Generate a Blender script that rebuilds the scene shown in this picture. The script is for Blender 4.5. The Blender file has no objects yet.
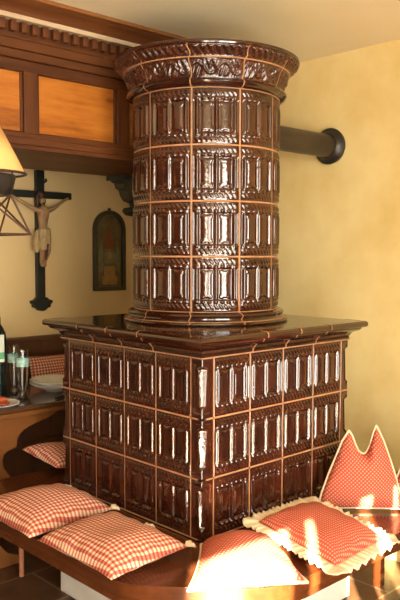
import bpy, bmesh, math, random
import numpy as np
from mathutils import Vector, Matrix, Euler
random.seed(4); rng = np.random.RandomState(4)
SC = bpy.context.scene; COL = SC.collection
H = 1.13                      # top of the tiled body above the floor
PI = math.pi
V3 = lambda *a: np.array(a, float)

# ------------------------------------------------------------------ materials
def nmat(name):
    m = bpy.data.materials.new(name); m.use_nodes = True
    nt = m.node_tree; b = nt.nodes['Principled BSDF']
    return m, nt, b
def N(nt, t, **k):
    n = nt.nodes.new(t)
    for a, v in k.items():
        if a.startswith('i_'): n.inputs[a[2:].replace('_', ' ')].default_value = v
        else: setattr(n, a, v)
    return n
def L(nt, a, b): nt.links.new(a, b)
def mth(nt, op, a, b=None, c=None):
    n = nt.nodes.new('ShaderNodeMath'); n.operation = op
    for i, x in enumerate((a, b, c)):
        if x is None: continue
        if isinstance(x, (int, float)): n.inputs[i].default_value = x
        else: nt.links.new(x, n.inputs[i])
    return n.outputs[0]
def ramp(nt, fac, stops):
    r = nt.nodes.new('ShaderNodeValToRGB')
    el = r.color_ramp.elements
    while len(el) < len(stops): el.new(.5)
    for e, (p, c) in zip(el, stops): e.position = p; e.color = (*c, 1)
    nt.links.new(fac, r.inputs[0]); return r.outputs[0]
def coords(nt, scale=(1, 1, 1), kind='Object', rot=(0, 0, 0)):
    t = nt.nodes.new('ShaderNodeTexCoord'); mp = nt.nodes.new('ShaderNodeMapping')
    mp.inputs['Scale'].default_value = scale; mp.inputs['Rotation'].default_value = rot
    nt.links.new(t.outputs[kind], mp.inputs[0]); return mp.outputs[0]
def noise(nt, vec, scale, detail=3, rough=.55):
    n = N(nt, 'ShaderNodeTexNoise'); n.inputs['Scale'].default_value = scale
    n.inputs['Detail'].default_value = detail; n.inputs['Roughness'].default_value = rough
    L(nt, vec, n.inputs['Vector']); return n.outputs[0]
def bump(nt, b, h, strength, dist=.01):
    bn = N(nt, 'ShaderNodeBump'); bn.inputs['Strength'].default_value = strength; bn.inputs['Distance'].default_value = dist
    L(nt, h, bn.inputs['Height']); L(nt, bn.outputs[0], b.inputs['Normal'])
def mottled(name, c1, c2, scale=6, rough=.8, bmp=0, bscale=60, spec=.5, detail=4, stretch=(1, 1, 1), metallic=0, coat=0):
    m, nt, b = nmat(name)
    v = coords(nt, stretch)
    L(nt, ramp(nt, noise(nt, v, scale, detail), [(.3, c1), (.7, c2)]), b.inputs['Base Color'])
    b.inputs['Roughness'].default_value = rough; b.inputs['Specular IOR Level'].default_value = spec
    b.inputs['Metallic'].default_value = metallic; b.inputs['Coat Weight'].default_value = coat
    b.inputs['Coat Roughness'].default_value = .1
    if bmp: bump(nt, b, noise(nt, v, bscale, 3), bmp)
    return m
def wood(name, dark, light, axis='X', rough=.35, scale=9, coat=0, bmp=.1):
    m, nt, b = nmat(name)
    s = {'X': (.09, 1, 1), 'Y': (1, .09, 1), 'Z': (1, 1, .09)}[axis]
    v = coords(nt, s)
    n1 = noise(nt, v, scale, 5, .62); n2 = noise(nt, v, scale * 6, 3, .6)
    f = mth(nt, 'ADD', mth(nt, 'MULTIPLY', n1, .7), mth(nt, 'MULTIPLY', n2, .3))
    L(nt, ramp(nt, f, [(.33, dark), (.66, light)]), b.inputs['Base Color'])
    b.inputs['Roughness'].default_value = rough; b.inputs['Coat Weight'].default_value = coat
    b.inputs['Coat Roughness'].default_value = .15
    bump(nt, b, f, bmp, .004)
    return m
def glaze(name, dark, light, rough=.08, wav=.12):
    m, nt, b = nmat(name)
    v = coords(nt)
    L(nt, ramp(nt, noise(nt, v, 14, 4, .6), [(.32, dark), (.72, light)]), b.inputs['Base Color'])
    L(nt, mth(nt, 'MULTIPLY_ADD', noise(nt, v, 35, 3), .14, rough - .05), b.inputs['Roughness'])
    b.inputs['IOR'].default_value = 1.75
    h = mth(nt, 'ADD', mth(nt, 'MULTIPLY', noise(nt, v, 26, 2), .8), mth(nt, 'MULTIPLY', noise(nt, v, 90, 2), .2))
    bump(nt, b, h, wav, .012)
    return m
M = {}
M['glaze'] = glaze('brown tile glaze', (.022, .0052, .0027), (.066, .0145, .0055))
M['glaze_dark'] = glaze('dark brown moulding glaze', (.020, .0055, .003), (.045, .011, .005), .08, .05)
M['glaze_soft'] = glaze('brown relief glaze', (.026, .0062, .003), (.075, .017, .006), .24, .12)
M['mortar'] = mottled('ochre tile joint', (.34, .165, .075), (.48, .25, .115), 30, .8)
M['plaster'] = mottled('yellow ochre plaster', (.74, .545, .205), (.88, .725, .36), 2.6, .9, .15, 40, .2, 6)
M['plaster_alcove'] = mottled('pale yellow plaster', (.70, .52, .25), (.77, .59, .31), 1.4, .9, .1, 40, .2, 5)
M['ceiling'] = mottled('cream ceiling plaster', (.86, .73, .45), (.92, .81, .55), 1.2, .9, .15, 30, .2, 5)
M['white'] = mottled('white lime plaster', (.72, .68, .60), (.82, .79, .72), 5, .9, .2, 60, .2)
M['beam_x'] = wood('dark stained beam wood', (.044, .012, .003), (.130, .041, .010), 'X', .5, 8)
M['beam_z'] = wood('dark stained upright wood', (.044, .012, .003), (.130, .041, .010), 'Z', .5, 8)
for k_ in ('beam_x', 'beam_z'): M[k_].node_tree.nodes['Principled BSDF'].inputs['Specular IOR Level'].default_value = .3
M['pale_strip'] = mottled('pale tan strip', (.42, .30, .17), (.55, .40, .24), 8, .8)  # paler tan than the beam wood around it
M['edge_wood'] = wood('orange brown moulding wood', (.16, .055, .014), (.27, .10, .026), 'X', .4, 8)
M['bench'] = wood('polished red brown bench wood', (.060, .015, .0045), (.145, .041, .011), 'X', .25, 6, .3)
M['bench_y'] = wood('polished red brown bench wood along', (.060, .015, .0045), (.145, .041, .011), 'Y', .25, 6, .3)
M['dark_wood'] = wood('dark alcove wood', (.045, .016, .007), (.12, .045, .017), 'Z', .45, 7)
M['table_top'] = wood('dark polished table top', (.05, .022, .010), (.10, .045, .02), 'X', .18, 6, .5)
M['table_wood'] = wood('honey table wood', (.105, .036, .008), (.20, .072, .017), 'X', .35, 5)
M['black_wood'] = mottled('black painted wood', (.006, .008, .006), (.016, .018, .013), 12, .5)
M['iron'] = mottled('dark brown enamel pipe', (.020, .013, .008), (.045, .030, .018), 9, .38, .05, 50)
M['iron_dark'] = mottled('black collar', (.010, .008, .006), (.028, .021, .015), 12, .4)
M['cream_cloth'] = mottled('cream cotton trim', (.74, .60, .40), (.86, .74, .54), 25, .95, .3, 120, .1)
M['rose_wood'] = mottled('copper rod', (.28, .10, .05), (.4, .16, .08), 12, .4)
def pine():
    m, nt, b = nmat('orange pine board')
    v = coords(nt, (.12, 1, 1))
    n1 = noise(nt, v, 34, 5, .65)
    w = N(nt, 'ShaderNodeTexWave'); w.wave_type = 'BANDS'; w.bands_direction = 'Z'
    w.inputs['Scale'].default_value = 2.2; w.inputs['Distortion'].default_value = 14; w.inputs['Detail'].default_value = 3
    L(nt, v, w.inputs[0])
    f = mth(nt, 'ADD', mth(nt, 'MULTIPLY', n1, .8), mth(nt, 'MULTIPLY', w.outputs[1], .2))
    base = ramp(nt, f, [(.25, (.17, .045, .005)), (.52, (.40, .125, .014)), (.78, (.52, .20, .028))])
    vo = N(nt, 'ShaderNodeTexVoronoi'); vo.inputs['Scale'].default_value = 5.2
    L(nt, coords(nt, (.8, 1, 1.3)), vo.inputs['Vector'])
    k = ramp(nt, vo.outputs['Distance'], [(.04, (.35, .2, .1)), (.16, (1, 1, 1))])
    mx = N(nt, 'ShaderNodeMix'); mx.data_type = 'RGBA'; mx.blend_type = 'MULTIPLY'; mx.inputs[0].default_value = 1
    L(nt, base, mx.inputs[6]); L(nt, k, mx.inputs[7]); L(nt, mx.outputs[2], b.inputs['Base Color'])
    b.inputs['Roughness'].default_value = .4; bump(nt, b, f, .08, .004)
    return m
M['pine'] = pine()
def floor_mat():
    m, nt, b = nmat('brown stone floor tiles')
    t = N(nt, 'ShaderNodeTexCoord'); s = N(nt, 'ShaderNodeSeparateXYZ'); L(nt, t.outputs['Object'], s.inputs[0])
    px, py = .42, .315
    fy = mth(nt, 'MULTIPLY', mth(nt, 'SUBTRACT', s.outputs[1], 1.125), 1 / py)
    row = mth(nt, 'FLOOR', fy)
    fx = mth(nt, 'ADD', mth(nt, 'MULTIPLY', mth(nt, 'ADD', s.outputs[0], .03), 1 / px), mth(nt, 'MULTIPLY', mth(nt, 'ADD', row, 1), .5))
    ex = mth(nt, 'ABSOLUTE', mth(nt, 'SUBTRACT', mth(nt, 'FRACT', fx), .5)); ey = mth(nt, 'ABSOLUTE', mth(nt, 'SUBTRACT', mth(nt, 'FRACT', fy), .5))
    j = mth(nt, 'MAXIMUM', mth(nt, 'GREATER_THAN', ex, .5 - .006 / px), mth(nt, 'GREATER_THAN', ey, .5 - .006 / py))
    c1 = ramp(nt, noise(nt, t.outputs['Object'], 7, 5), [(.3, (.075, .036, .016)), (.7, (.15, .075, .034))])
    mx = N(nt, 'ShaderNodeMix'); mx.data_type = 'RGBA'; L(nt, j, mx.inputs[0]); L(nt, c1, mx.inputs[6]); mx.inputs[7].default_value = (.26, .16, .085, 1)
    L(nt, mx.outputs[2], b.inputs['Base Color']); b.inputs['Roughness'].default_value = .42
    bump(nt, b, mth(nt, 'SUBTRACT', noise(nt, t.outputs['Object'], 12, 4), mth(nt, 'MULTIPLY', j, .5)), .2, .01)
    return m
M['floor'] = floor_mat()
def gingham(name, pitch=.0170):
    m, nt, b = nmat(name)
    t = N(nt, 'ShaderNodeTexCoord'); s = N(nt, 'ShaderNodeSeparateXYZ'); L(nt, t.outputs['UV'], s.inputs[0])
    a = [mth(nt, 'GREATER_THAN', mth(nt, 'FRACT', mth(nt, 'MULTIPLY', s.outputs[i], 1 / pitch)), .5) for i in (0, 1)]
    f = mth(nt, 'MULTIPLY', mth(nt, 'ADD', a[0], a[1]), .5)
    r = ramp(nt, f, [(0, (.80, .64, .47)), (.25, (.80, .64, .47)), (.3, (.58, .215, .145)), (.7, (.58, .215, .145)), (.75, (.39, .055, .036)), (1, (.39, .055, .036))])
    L(nt, r, b.inputs['Base Color']); b.inputs['Roughness'].default_value = .9; b.inputs['Specular IOR Level'].default_value = .15
    bump(nt, b, noise(nt, t.outputs['UV'], 500, 2), .15, .002)
    return m
M['gingham'] = gingham('red and cream gingham')
def dotted():
    m, nt, b = nmat('red cloth with small cream dots')
    t = N(nt, 'ShaderNodeTexCoord'); s = N(nt, 'ShaderNodeSeparateXYZ'); L(nt, t.outputs['UV'], s.inputs[0])
    p = .0150
    u = mth(nt, 'MULTIPLY', s.outputs[0], 1 / p); v = mth(nt, 'MULTIPLY', s.outputs[1], 1 / p)
    def dots(off):
        du = mth(nt, 'SUBTRACT', mth(nt, 'FRACT', mth(nt, 'ADD', u, off)), .5); dv = mth(nt, 'SUBTRACT', mth(nt, 'FRACT', mth(nt, 'ADD', v, off)), .5)
        return mth(nt, 'ADD', mth(nt, 'MULTIPLY', du, du), mth(nt, 'MULTIPLY', dv, dv))
    d = mth(nt, 'MINIMUM', dots(0), dots(.5))
    r = ramp(nt, d, [(.022, (.70, .36, .22)), (.055, (.52, .086, .062))])
    L(nt, r, b.inputs['Base Color']); b.inputs['Roughness'].default_value = .9; b.inputs['Specular IOR Level'].default_value = .15
    bump(nt, b, noise(nt, t.outputs['UV'], 500, 2), .15, .002)
    return m
M['dotted'] = dotted()
def plain(name, c, rough=.5, **k):
    m = mottled(name, tuple(x * .93 for x in c), tuple(min(1, x * 1.05) for x in c), 20, rough, **k); return m
M['ceramic'] = plain('white glazed ceramic', (.78, .76, .70), .12)
M['skin'] = mottled('aged painted flesh wood', (.26, .145, .06), (.40, .25, .115), 20, .55)
M['loin'] = mottled('gilded cream cloth carving', (.34, .23, .095), (.48, .35, .16), 25, .5)
M['hair'] = plain('dark brown carved hair', (.05, .02, .01), .6)
M['blood'] = plain('dark red painted mark', (.10, .012, .008), .5)
M['shade'] = mottled('cream parchment shade', (.86, .79, .64), (.91, .85, .71), 6, .8)
M['shade_in'] = mottled('amber shade lining', (.70, .38, .12), (.78, .46, .17), 6, .7)
M['brown_trim'] = plain('brown wire and braid', (.055, .021, .009), .5)
M['food'] = mottled('red sliced food', (.42, .045, .015), (.62, .16, .06), 30, .3, .3, 80)
M['steel'] = plain('polished steel', (.6, .58, .54), .2, metallic=1)
M['black_plastic'] = plain('black handle', (.012, .012, .012), .3)
M['bottle'] = plain('black green bottle glass', (.006, .012, .009), .06)
M['label'] = plain('pale label paper', (.66, .68, .56), .6)
M['label_green'] = plain('green label print', (.10, .36, .17), .6)
M['cap'] = plain('pale green capsule', (.40, .48, .36), .4)
M['band'] = mottled('turquoise glass print', (.12, .42, .46), (.55, .66, .50), 60, .4)
M['pic_frame'] = mottled('dark olive picture frame', (.028, .025, .010), (.065, .055, .022), 20, .45)
M['pic_ground'] = mottled('aged brown painted ground', (.07, .052, .020), (.17, .12, .045), 14, .5)
M['pic_red'] = mottled('faded red paint', (.16, .040, .014), (.25, .07, .022), 25, .5)
M['pic_gold'] = mottled('old gold paint', (.26, .14, .04), (.38, .22, .07), 25, .45)
M['pic_grey'] = mottled('grey green paint', (.11, .10, .042), (.20, .175, .08), 25, .5)
def glass_mat():
    m, nt, b = nmat('clear drinking glass')
    b.inputs['Transmission Weight'].default_value = 1; b.inputs['Roughness'].default_value = .02; b.inputs['IOR'].default_value = 1.45
    n = noise(nt, coords(nt), 3, 1); L(nt, ramp(nt, n, [(0, (.95, .96, .92)), (1, (.98, .98, .95))]), b.inputs['Base Color'])
    return m
M['glass'] = glass_mat()

# ------------------------------------------------------------------ mesh tools
class MB:
    def __init__(s): s.v = []; s.f = []; s.m = []; s.n = 0; s.uv = None
    def add(s, verts, faces, mi=0):
        verts = np.asarray(verts, float).reshape(-1, 3)
        s.v.append(verts); s.f += [tuple(int(i) + s.n for i in f) for f in faces]; s.m += [mi] * len(faces); s.n += len(verts)
    def box(s, x0, x1, y0, y1, z0, z1, mi=0):
        v = [(x, y, z) for z in (z0, z1) for y in (y0, y1) for x in (x0, x1)]
        s.add(v, [(0, 2, 3, 1), (4, 5, 7, 6), (0, 1, 5, 4), (2, 6, 7, 3), (0, 4, 6, 2), (1, 3, 7, 5)], mi)
    def grid(s, P, mi=0, closed=False):       # P [nv,nu,3]
        nv, nu = P.shape[:2]; f = []
        for j in range(nv - 1):
            for i in range(nu - (0 if closed else 1)):
                k = (i + 1) % nu; f.append((j * nu + i, j * nu + k, (j + 1) * nu + k, (j + 1) * nu + i))
        s.add(P.reshape(-1, 3), f, mi)
    def lathe(s, prof, c=(0, 0), n=48, mi=0, cap=True):
        th = np.linspace(0, 2 * PI, n, endpoint=False)
        P = np.array([[(c[0] + r * math.cos(t), c[1] + r * math.sin(t), z) for t in th] for r, z in prof])
        s.grid(P, mi, True)
        if cap:
            k = s.n - len(prof) * n
            s.f.append(tuple(k + i for i in range(n))[::-1]); s.m.append(mi)
            k = s.n - n; s.f.append(tuple(k + i for i in range(n))); s.m.append(mi)
    def prism(s, poly, z0, z1, axis='z', mi=0, bevel=0):   # poly list of 2D; axis extruded
        n = len(poly)
        def mk(p, z):
            return {'z': (p[0], p[1], z), 'y': (p[0], z, p[1]), 'x': (z, p[0], p[1])}[axis]
        v = [mk(p, z0) for p in poly] + [mk(p, z1) for p in poly]
        f = [tuple(range(n))[::-1], tuple(range(n, 2 * n))] + [(i, (i + 1) % n, n + (i + 1) % n, n + i) for i in range(n)]
        s.add(v, f, mi)
    def tube(s, pts, r, n=8, closed=False, mi=0):
        pts = [np.asarray(p, float) for p in pts]; k = len(pts); R = r if hasattr(r, '__len__') else [r] * k
        rings = []; up = None
        for i in range(k):
            a = pts[(i - 1) % k] if (closed or i > 0) else pts[i]; b = pts[(i + 1) % k] if (closed or i < k - 1) else pts[i]
            t = b - a; t = t / (np.linalg.norm(t) + 1e-12)
            if up is None:
                up = V3(0, 0, 1) if abs(t[2]) < .9 else V3(1, 0, 0)
            x = np.cross(t, up); x /= np.linalg.norm(x) + 1e-12; y = np.cross(x, t); up = y
            rings.append([pts[i] + R[i] * (math.cos(q) * x + math.sin(q) * y) for q in np.linspace(0, 2 * PI, n, endpoint=False)])
        if closed: rings.append(rings[0])
        b0 = s.n; s.grid(np.array(rings), mi, True)
        if not closed:
            s.f.append(tuple(b0 + i for i in range(n))[::-1]); s.m.append(mi)
            s.f.append(tuple(s.n - n + i for i in range(n))); s.m.append(mi)
    def sphere(s, c, r, n=14, sc=(1, 1, 1), mi=0):
        P = np.array([[(c[0] + r * sc[0] * math.sin(a) * math.cos(t), c[1] + r * sc[1] * math.sin(a) * math.sin(t), c[2] - r * sc[2] * math.cos(a))
                       for t in np.linspace(0, 2 * PI, n, endpoint=False)] for a in np.linspace(.02, PI - .02, n // 2 + 2)])
        s.grid(P, mi, True)
    def build(s, name, mats, thing=None, smooth=True, bevel=0, local=False, weld=0, fix=True, angle=35):
        v = np.concatenate(s.v)
        if thing is not None and not local: v = v - np.array(thing.location)
        me = bpy.data.meshes.new(name); me.from_pydata(v.tolist(), [], s.f)
        if s.uv is not None:
            ul = me.uv_layers.new(name='UVMap'); uv = np.concatenate(s.uv)
            li = np.zeros(len(me.loops), int); me.loops.foreach_get('vertex_index', li)
            ul.data.foreach_set('uv', uv[li].astype(np.float32).ravel())
        for m in (mats if isinstance(mats, (list, tuple)) else [mats]): me.materials.append(M[m] if isinstance(m, str) else m)
        me.polygons.foreach_set('material_index', s.m); me.update()
        if fix or weld:
            bm = bmesh.new(); bm.from_mesh(me)
            if weld: bmesh.ops.remove_doubles(bm, verts=bm.verts, dist=weld)
            if fix: bmesh.ops.recalc_face_normals(bm, faces=bm.faces)
            bm.to_mesh(me); bm.free()
        o = bpy.data.objects.new(name, me); COL.objects.link(o)
        if thing is not None: o.parent = thing
        if bevel:
            b = o.modifiers.new('bevel', 'BEVEL'); b.width = bevel; b.segments = 3; b.limit_method = 'ANGLE'; b.angle_limit = .6
        if smooth:
            me.polygons.foreach_set('use_smooth', [True] * len(me.polygons))
            if angle is not None:
                try: me.set_sharp_from_angle(angle=math.radians(angle))
                except Exception: pass
        return o
def tag(o, label=None, cat=None, group=None, kind=None):
    if label: o['label'] = label
    if cat: o['category'] = cat
    if group: o['group'] = group
    if kind: o['kind'] = kind
    return o
def thing(name, loc, label, cat, group=None):
    o = bpy.data.objects.new(name, None); COL.objects.link(o); o.location = loc; o.empty_display_size = .1
    return tag(o, label, cat, group)
def struct(mb, name, mats, **k):
    k.setdefault('smooth', False); return tag(mb.build(name, mats, **k), kind='structure')

# ------------------------------------------------------------------ room shell
XB, YA, YC, XD = 1.339, 2.03, -3.2, -4.0
ZC = 1.38 + H
b = MB(); b.box(XD - .2, XB + .2, YC - .2, YA + .2, -.12, 0); struct(b, 'floor', 'floor')
b = MB(); b.box(XD - .2, XB + .2, YC - .2, YA + .2, ZC, ZC + .15); struct(b, 'ceiling', 'ceiling')
b = MB(); b.box(XB, XB + .2, YC - .2, YA + .2, 0, ZC); struct(b, 'wall_right', 'plaster')
b = MB(); b.box(XD, XB, YA, YA + .2, 0, ZC); struct(b, 'wall_back', 'plaster_alcove')
b = MB(); b.box(XD - .2, XD, YC - .2, YA + .2, 0, ZC); struct(b, 'wall_left', 'dark_wood')
# wall behind the camera, with its windows; w = sideways coordinate of the sunbeams -> x on this wall
wx = lambda w: w * 1.439 + YC * 1.0345
SILL, HEAD = .06, 2.355
wo = lambda w: wx(w) - .207
wp = lambda w: wx(w) - .114
W1 = (wo(-.03), wx(.392)); W2 = (wo(.618), wx(.90)); W3 = (W2[1] + .28, -.30)
b = MB()
b.box(XD, W1[0], YC - .2, YC, 0, ZC); b.box(W1[1], W2[0], YC - .2, YC, 0, ZC); b.box(W2[1], W3[0], YC - .2, YC, 0, ZC); b.box(W3[1], XB, YC - .2, YC, 0, ZC)
for w in (W1, W2, W3):
    b.box(w[0], w[1], YC - .2, YC, 0, SILL); b.box(w[0], w[1], YC - .2, YC, HEAD, ZC)
struct(b, 'wall_front', 'plaster')
def window(n, w, posts, rails):
    b = MB(); y0, y1 = YC - .14, YC - .08
    for a, c in posts: b.box(a, c, y0, y1, SILL, HEAD)
    for z in rails: b.box(w[0], w[1], y0 + .015, y1 - .015, z - .02, z + .02)
    struct(b, 'window_%d' % n, 'beam_z')
window(1, W1, [(wp(.322), wp(.342))], [])
window(2, W2, [(wp(.682), wp(.732)), (wp(.79), wp(.825))], [])
window(3, W3, [((W3[0] + W3[1]) / 2 - .03, (W3[0] + W3[1]) / 2 + .03)], [1.3])
# added unseen slab outside, keeps the sun off the third window
sb = lambda w, a: (w * .695 + a * .719, -w * .719 + a * .695)
b = MB(); b.prism([sb(.93, -14), sb(2.3, -14), sb(2.3, -15), sb(.93, -15)], -.2, 9, 'z'); struct(b, 'sun_blocker', 'white')
b = MB(); b.box(XB - .03, XB, YC, -.60, 0, 1.13); b.box(XB - .045, XB, YC, -.60, 1.09, 1.15)  # unseen dark panelling, added to darken the reflections in the right tile face
for i in range(6): b.box(XB - .042, XB - .02, -.68 - .42 * i, -.60 - .42 * i, 0, 1.10)
struct(b, 'added_panelling', 'dark_wood')

# ------------------------------------------------------------------ tiled stove
WX, WY, CL = .875, .898, .0590
TX, TY, TH = .1911, .1955, .22
AX = (.446, .447)
ZS = H - .666; ZS0 = ZS
stove = thing('tiled_stove', (.44, .45, 0), 'tall tiled stove of glossy brown relief tiles with round tower on square body', 'stove')
JW0, JW1 = .0010, .0040
def sm(a, b, x): t = np.clip((x - a) / (b - a), 0, 1); return t * t * (3 - 2 * t)
def relief(U, Vv, w, h):
    """height of one tile, U,Vv in metres from the lower left corner"""
    u = U / w; v = Vv / h; k = w / .19
    d = np.minimum(np.minimum(U, w - U), np.minimum(Vv, h - Vv))
    z = np.zeros_like(U)
    # frame step
    z += .0022 * sm(.008, .012, np.minimum(U, w - U)) * 0
    inn = sm(.205, .225, v) * sm(.795, .775, v)
    z -= .0040 * sm(.02, .045, u) * sm(.98, .955, u) * inn
    # three half columns with beads at head and foot
    for uc in (.115, .5, .885):
        q = (u - uc) / .036
        col = np.sqrt(np.clip(1 - q * q, 0, 1))
        z = np.maximum(z, -.004 + .0115 * col * sm(.235, .25, v) * sm(.765, .75, v) * (col > 0)) if True else z
        for vc in (.235, .765):
            r2 = ((u - uc) * w) ** 2 + ((v - vc) * h) ** 2
            z = np.maximum(z, np.where(r2 < .0085 ** 2, -.002 + np.sqrt(np.clip(.0085 ** 2 - r2, 0, 1)), -1))
    # two raised panels, straight in the middle and swelling at both ends, with a groove round them
    for uc in (.3075, .6925):
        a = np.abs(u - uc) * w; c = np.abs(v - .5) * h
        hw, hh = .0185 * k, .053
        box = np.maximum(a - hw, c - hh)
        ear = np.hypot(a - hw + .003, c - hh + .004) - .0095
        sd = np.minimum(box, ear)
        z = np.maximum(z, -.004 + sm(.0015, -.0030, sd) * (.0030 + .0008 * np.cos(np.clip(a / hw, 0, 1) * PI / 2)))
        z -= .0012 * np.exp(-((sd - .0012) / .0016) ** 2) * (c < hh + .012)
    # bead rows
    for vc in (.178, .822):
        nb = 7
        for i in range(nb):
            r2 = ((u - (.11 + .78 * i / (nb - 1))) * w) ** 2 + ((v - vc) * h) ** 2
            z = np.maximum(z, np.where(r2 < .0075 ** 2, np.sqrt(np.clip(.0075 ** 2 - r2, 0, 1)) * .85 - .0008, -1))
    # twisted rope bands
    for v0, v1 in ((.045, .145), (.855, .955)):
        win = sm(v0, v0 + .02, v) * sm(v1, v1 - .02, v) * sm(.05, .075, u) * sm(.95, .925, u)
        t = (v - v0) / (v1 - v0)
        z += win * (.0052 * np.abs(np.sin(PI * (u * 10 + t * .9))) - .0015)
    z += -.0065 * (1 - sm(JW0, JW1, d))
    return z
def samples(w, n):
    e = np.array([0, .0012, .0024, .0036, .0048])
    return np.concatenate([e, np.linspace(.0065, w - .0065, n), w - e[::-1]])
def flat_face(mb, origin, du, nrm, w, h, nu=52, nv=62):
    us, vs = samples(w, nu), samples(h, nv); U, Vv = np.meshgrid(us, vs)
    z = relief(U, Vv, w, h)
    P = origin + U[..., None] * du + Vv[..., None] * V3(0, 0, 1) + z[..., None] * nrm
    mb.grid(P, 0)
ex, ey = V3(1, 0, 0), V3(0, 1, 0)
rows = [H - TH * (i + 1) for i in range(3)]
mR = MB(); mL = MB()
for z0 in rows:
    for j in range(4):
        flat_face(mR, V3(CL + j * TX, 0, z0), ex, -ey, TX, TH)
        flat_face(mL, V3(0, CL + (j + 1) * TY, z0), -ey, -ex, TY, TH)
mR.build('right_tile_face', 'glaze', stove, fix=False, angle=None)
mL.build('left_tile_face', 'glaze', stove, fix=False, angle=None)
# corner tiles: two legs meeting in a rounded edge that carries a slim column
def corner(mb, cx, cy, sx, sy, lx, ly, z0):
    vs = samples(TH, 56); seg = []
    t = np.linspace(0, 1, 15)
    out = []
    for v in vs:
        q = v / TH
        r = .004 + float(sm(.17, .215, q) * sm(.86, .815, q)) * (.012 + .0065 * (q - .2) / .62)
        dz = float(-.0065 * (1 - sm(JW0, JW1, min(v, TH - v))))
        pts = []
        for s in np.concatenate([[0, .0012, .0024, .0036, .0048], np.linspace(.008, ly - r - .001, 9)]):
            dd = dz + float(-.0065 * (1 - sm(JW0, JW1, s)))
            fr = .0025 * float(sm(.012, .018, s) * sm(ly - r - .002, ly - r - .008, s) * sm(.08, .11, q) * sm(.93, .90, q))
            pts.append((max(dd, -.0065) - fr, ly - s))
        for a in np.linspace(0, 1, 13):
            bl = .0004 * 4 * a * (1 - a) + dz
            pts.append((1.03 * r * a - bl * .7071, .97 * r * (1 - a) - bl * .7071))
        pts2 = []
        for s in np.concatenate([[0, .0012, .0024, .0036, .0048], np.linspace(.008, lx - r - .001, 9)])[::-1]:
            dd = dz + float(-.0065 * (1 - sm(JW0, JW1, s)))
            fr = .0025 * float(sm(.012, .018, s) * sm(lx - r - .002, lx - r - .008, s) * sm(.08, .11, q) * sm(.93, .90, q))
            pts2.append((lx - s, max(dd, -.0065) - fr))
        first = [(-p[0], p[1]) for p in pts[:14]]; mid = pts[14:]; last = [(p[0], -p[1]) for p in pts2]
        out.append([(cx + sx * x, cy + sy * y, z0 + v) for x, y in first + mid + last])
    P = np.array(out)
    if sx * sy < 0: P = P[:, ::-1]
    mb.grid(P, 0)
for nm, args in (('corner_column', (0, 0, 1, 1, CL, CL)), ('corner_column', (WX, 0, -1, 1, WX - CL - 4 * TX, .1)), ('corner_column', (0, WY, 1, -1, .1, WY - CL - 4 * TY))):
    m = MB()
    for z0 in rows: corner(m, *args, z0)
    m.build(nm, 'glaze', stove, fix=False, angle=None)
b = MB(); e = .0125
b.box(e, WX - e, e, WY - e, ZS0 - .044, H)
b.build('inner_body', 'glaze_dark', stove, smooth=False)
b = MB(); e = .0012; jw = .0034
for i in range(4):
    z = H - TH * i; lo, hi = (z - jw, z + jw) if i else (z - .002, z)
    b.box(e, WX - e, e, e + .02, lo, hi); b.box(e, e + .02, e, WY - e, lo, hi)
for j in range(5):
    b.box(CL + j * TX - jw, CL + j * TX + jw, e, e + .02, H - 3 * TH, H); b.box(e, e + .02, CL + j * TY - jw, CL + j * TY + jw, H - 3 * TH, H)
o = b.build('tile_joints', 'mortar', stove, smooth=False); o['label'] = 'pale ochre joints between the tiles'
b = MB(); b.box(-.034, WX - .01, -.034, WY - .02, 0, ZS - .046)
o = b.build('plinth', 'white', stove, bevel=.006); o['label'] = 'white plastered plinth'
# cornice along the two open faces
prof = [(-.004, 0), (.005, 0), (.006, .010), (.002, .014), (.006, .018), (.012, .026), (.022, .034), (.040, .040), (.056, .045), (.066, .052), (.070, .059), (.084, .060), (.096, .064), (.100, .072), (.098, .081), (.090, .086), (.060, .087)]
def cornice_path(o, z, n=24):
    return [(-o, WY, H + z), (-o, -o, H + z), (WX, -o, H + z)]
P = np.array([cornice_path(o, z) for o, z in prof])
b = MB(); b.grid(P, 0)
for k in (0, 2):
    ring = [tuple(P[i, k]) for i in range(len(prof))]
    inner = (0.02, WY, H) if k == 0 else (WX, .02, H)
    b.add(ring + [inner[:2] + (H + .087,), inner], [tuple(range(len(ring) + 2))])
b.build('cornice', 'glaze_dark', stove, angle=25)
b = MB()
for j in (1, 2, 3):           # the joint lines of the cornice tiles, wandering down the moulding
    w = .0034
    for side in 'RL':
        g = []
        for i, (o, z) in enumerate(prof):
            t = i / (len(prof) - 1); sh = .013 * math.sin(t * 5.2)
            nx, nz = (.0018, .0018)
            if side == 'R':
                c = CL + j * TX + sh; g.append([(c - w, -o - nx, H + z + nz * .6), (c + w, -o - nx, H + z + nz * .6)])
            else:
                c = CL + j * TY + sh; g.append([(-o - nx, c + w, H + z + nz * .6), (-o - nx, c - w, H + z + nz * .6)])
        b.grid(np.array(g), 0)
b.tube([(-.005, WY, H + .001), (-.005, -.005, H + .001), (WX, -.005, H + .001)], .0030, 6)
b.build('cornice_joints', 'mortar', stove, fix=False)
b = MB(); b.box(-.089, WX, -.089, WY, H + .07, H + .0865)
b.build('mantel_slab', 'glaze_dark', stove, bevel=.003)
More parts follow.
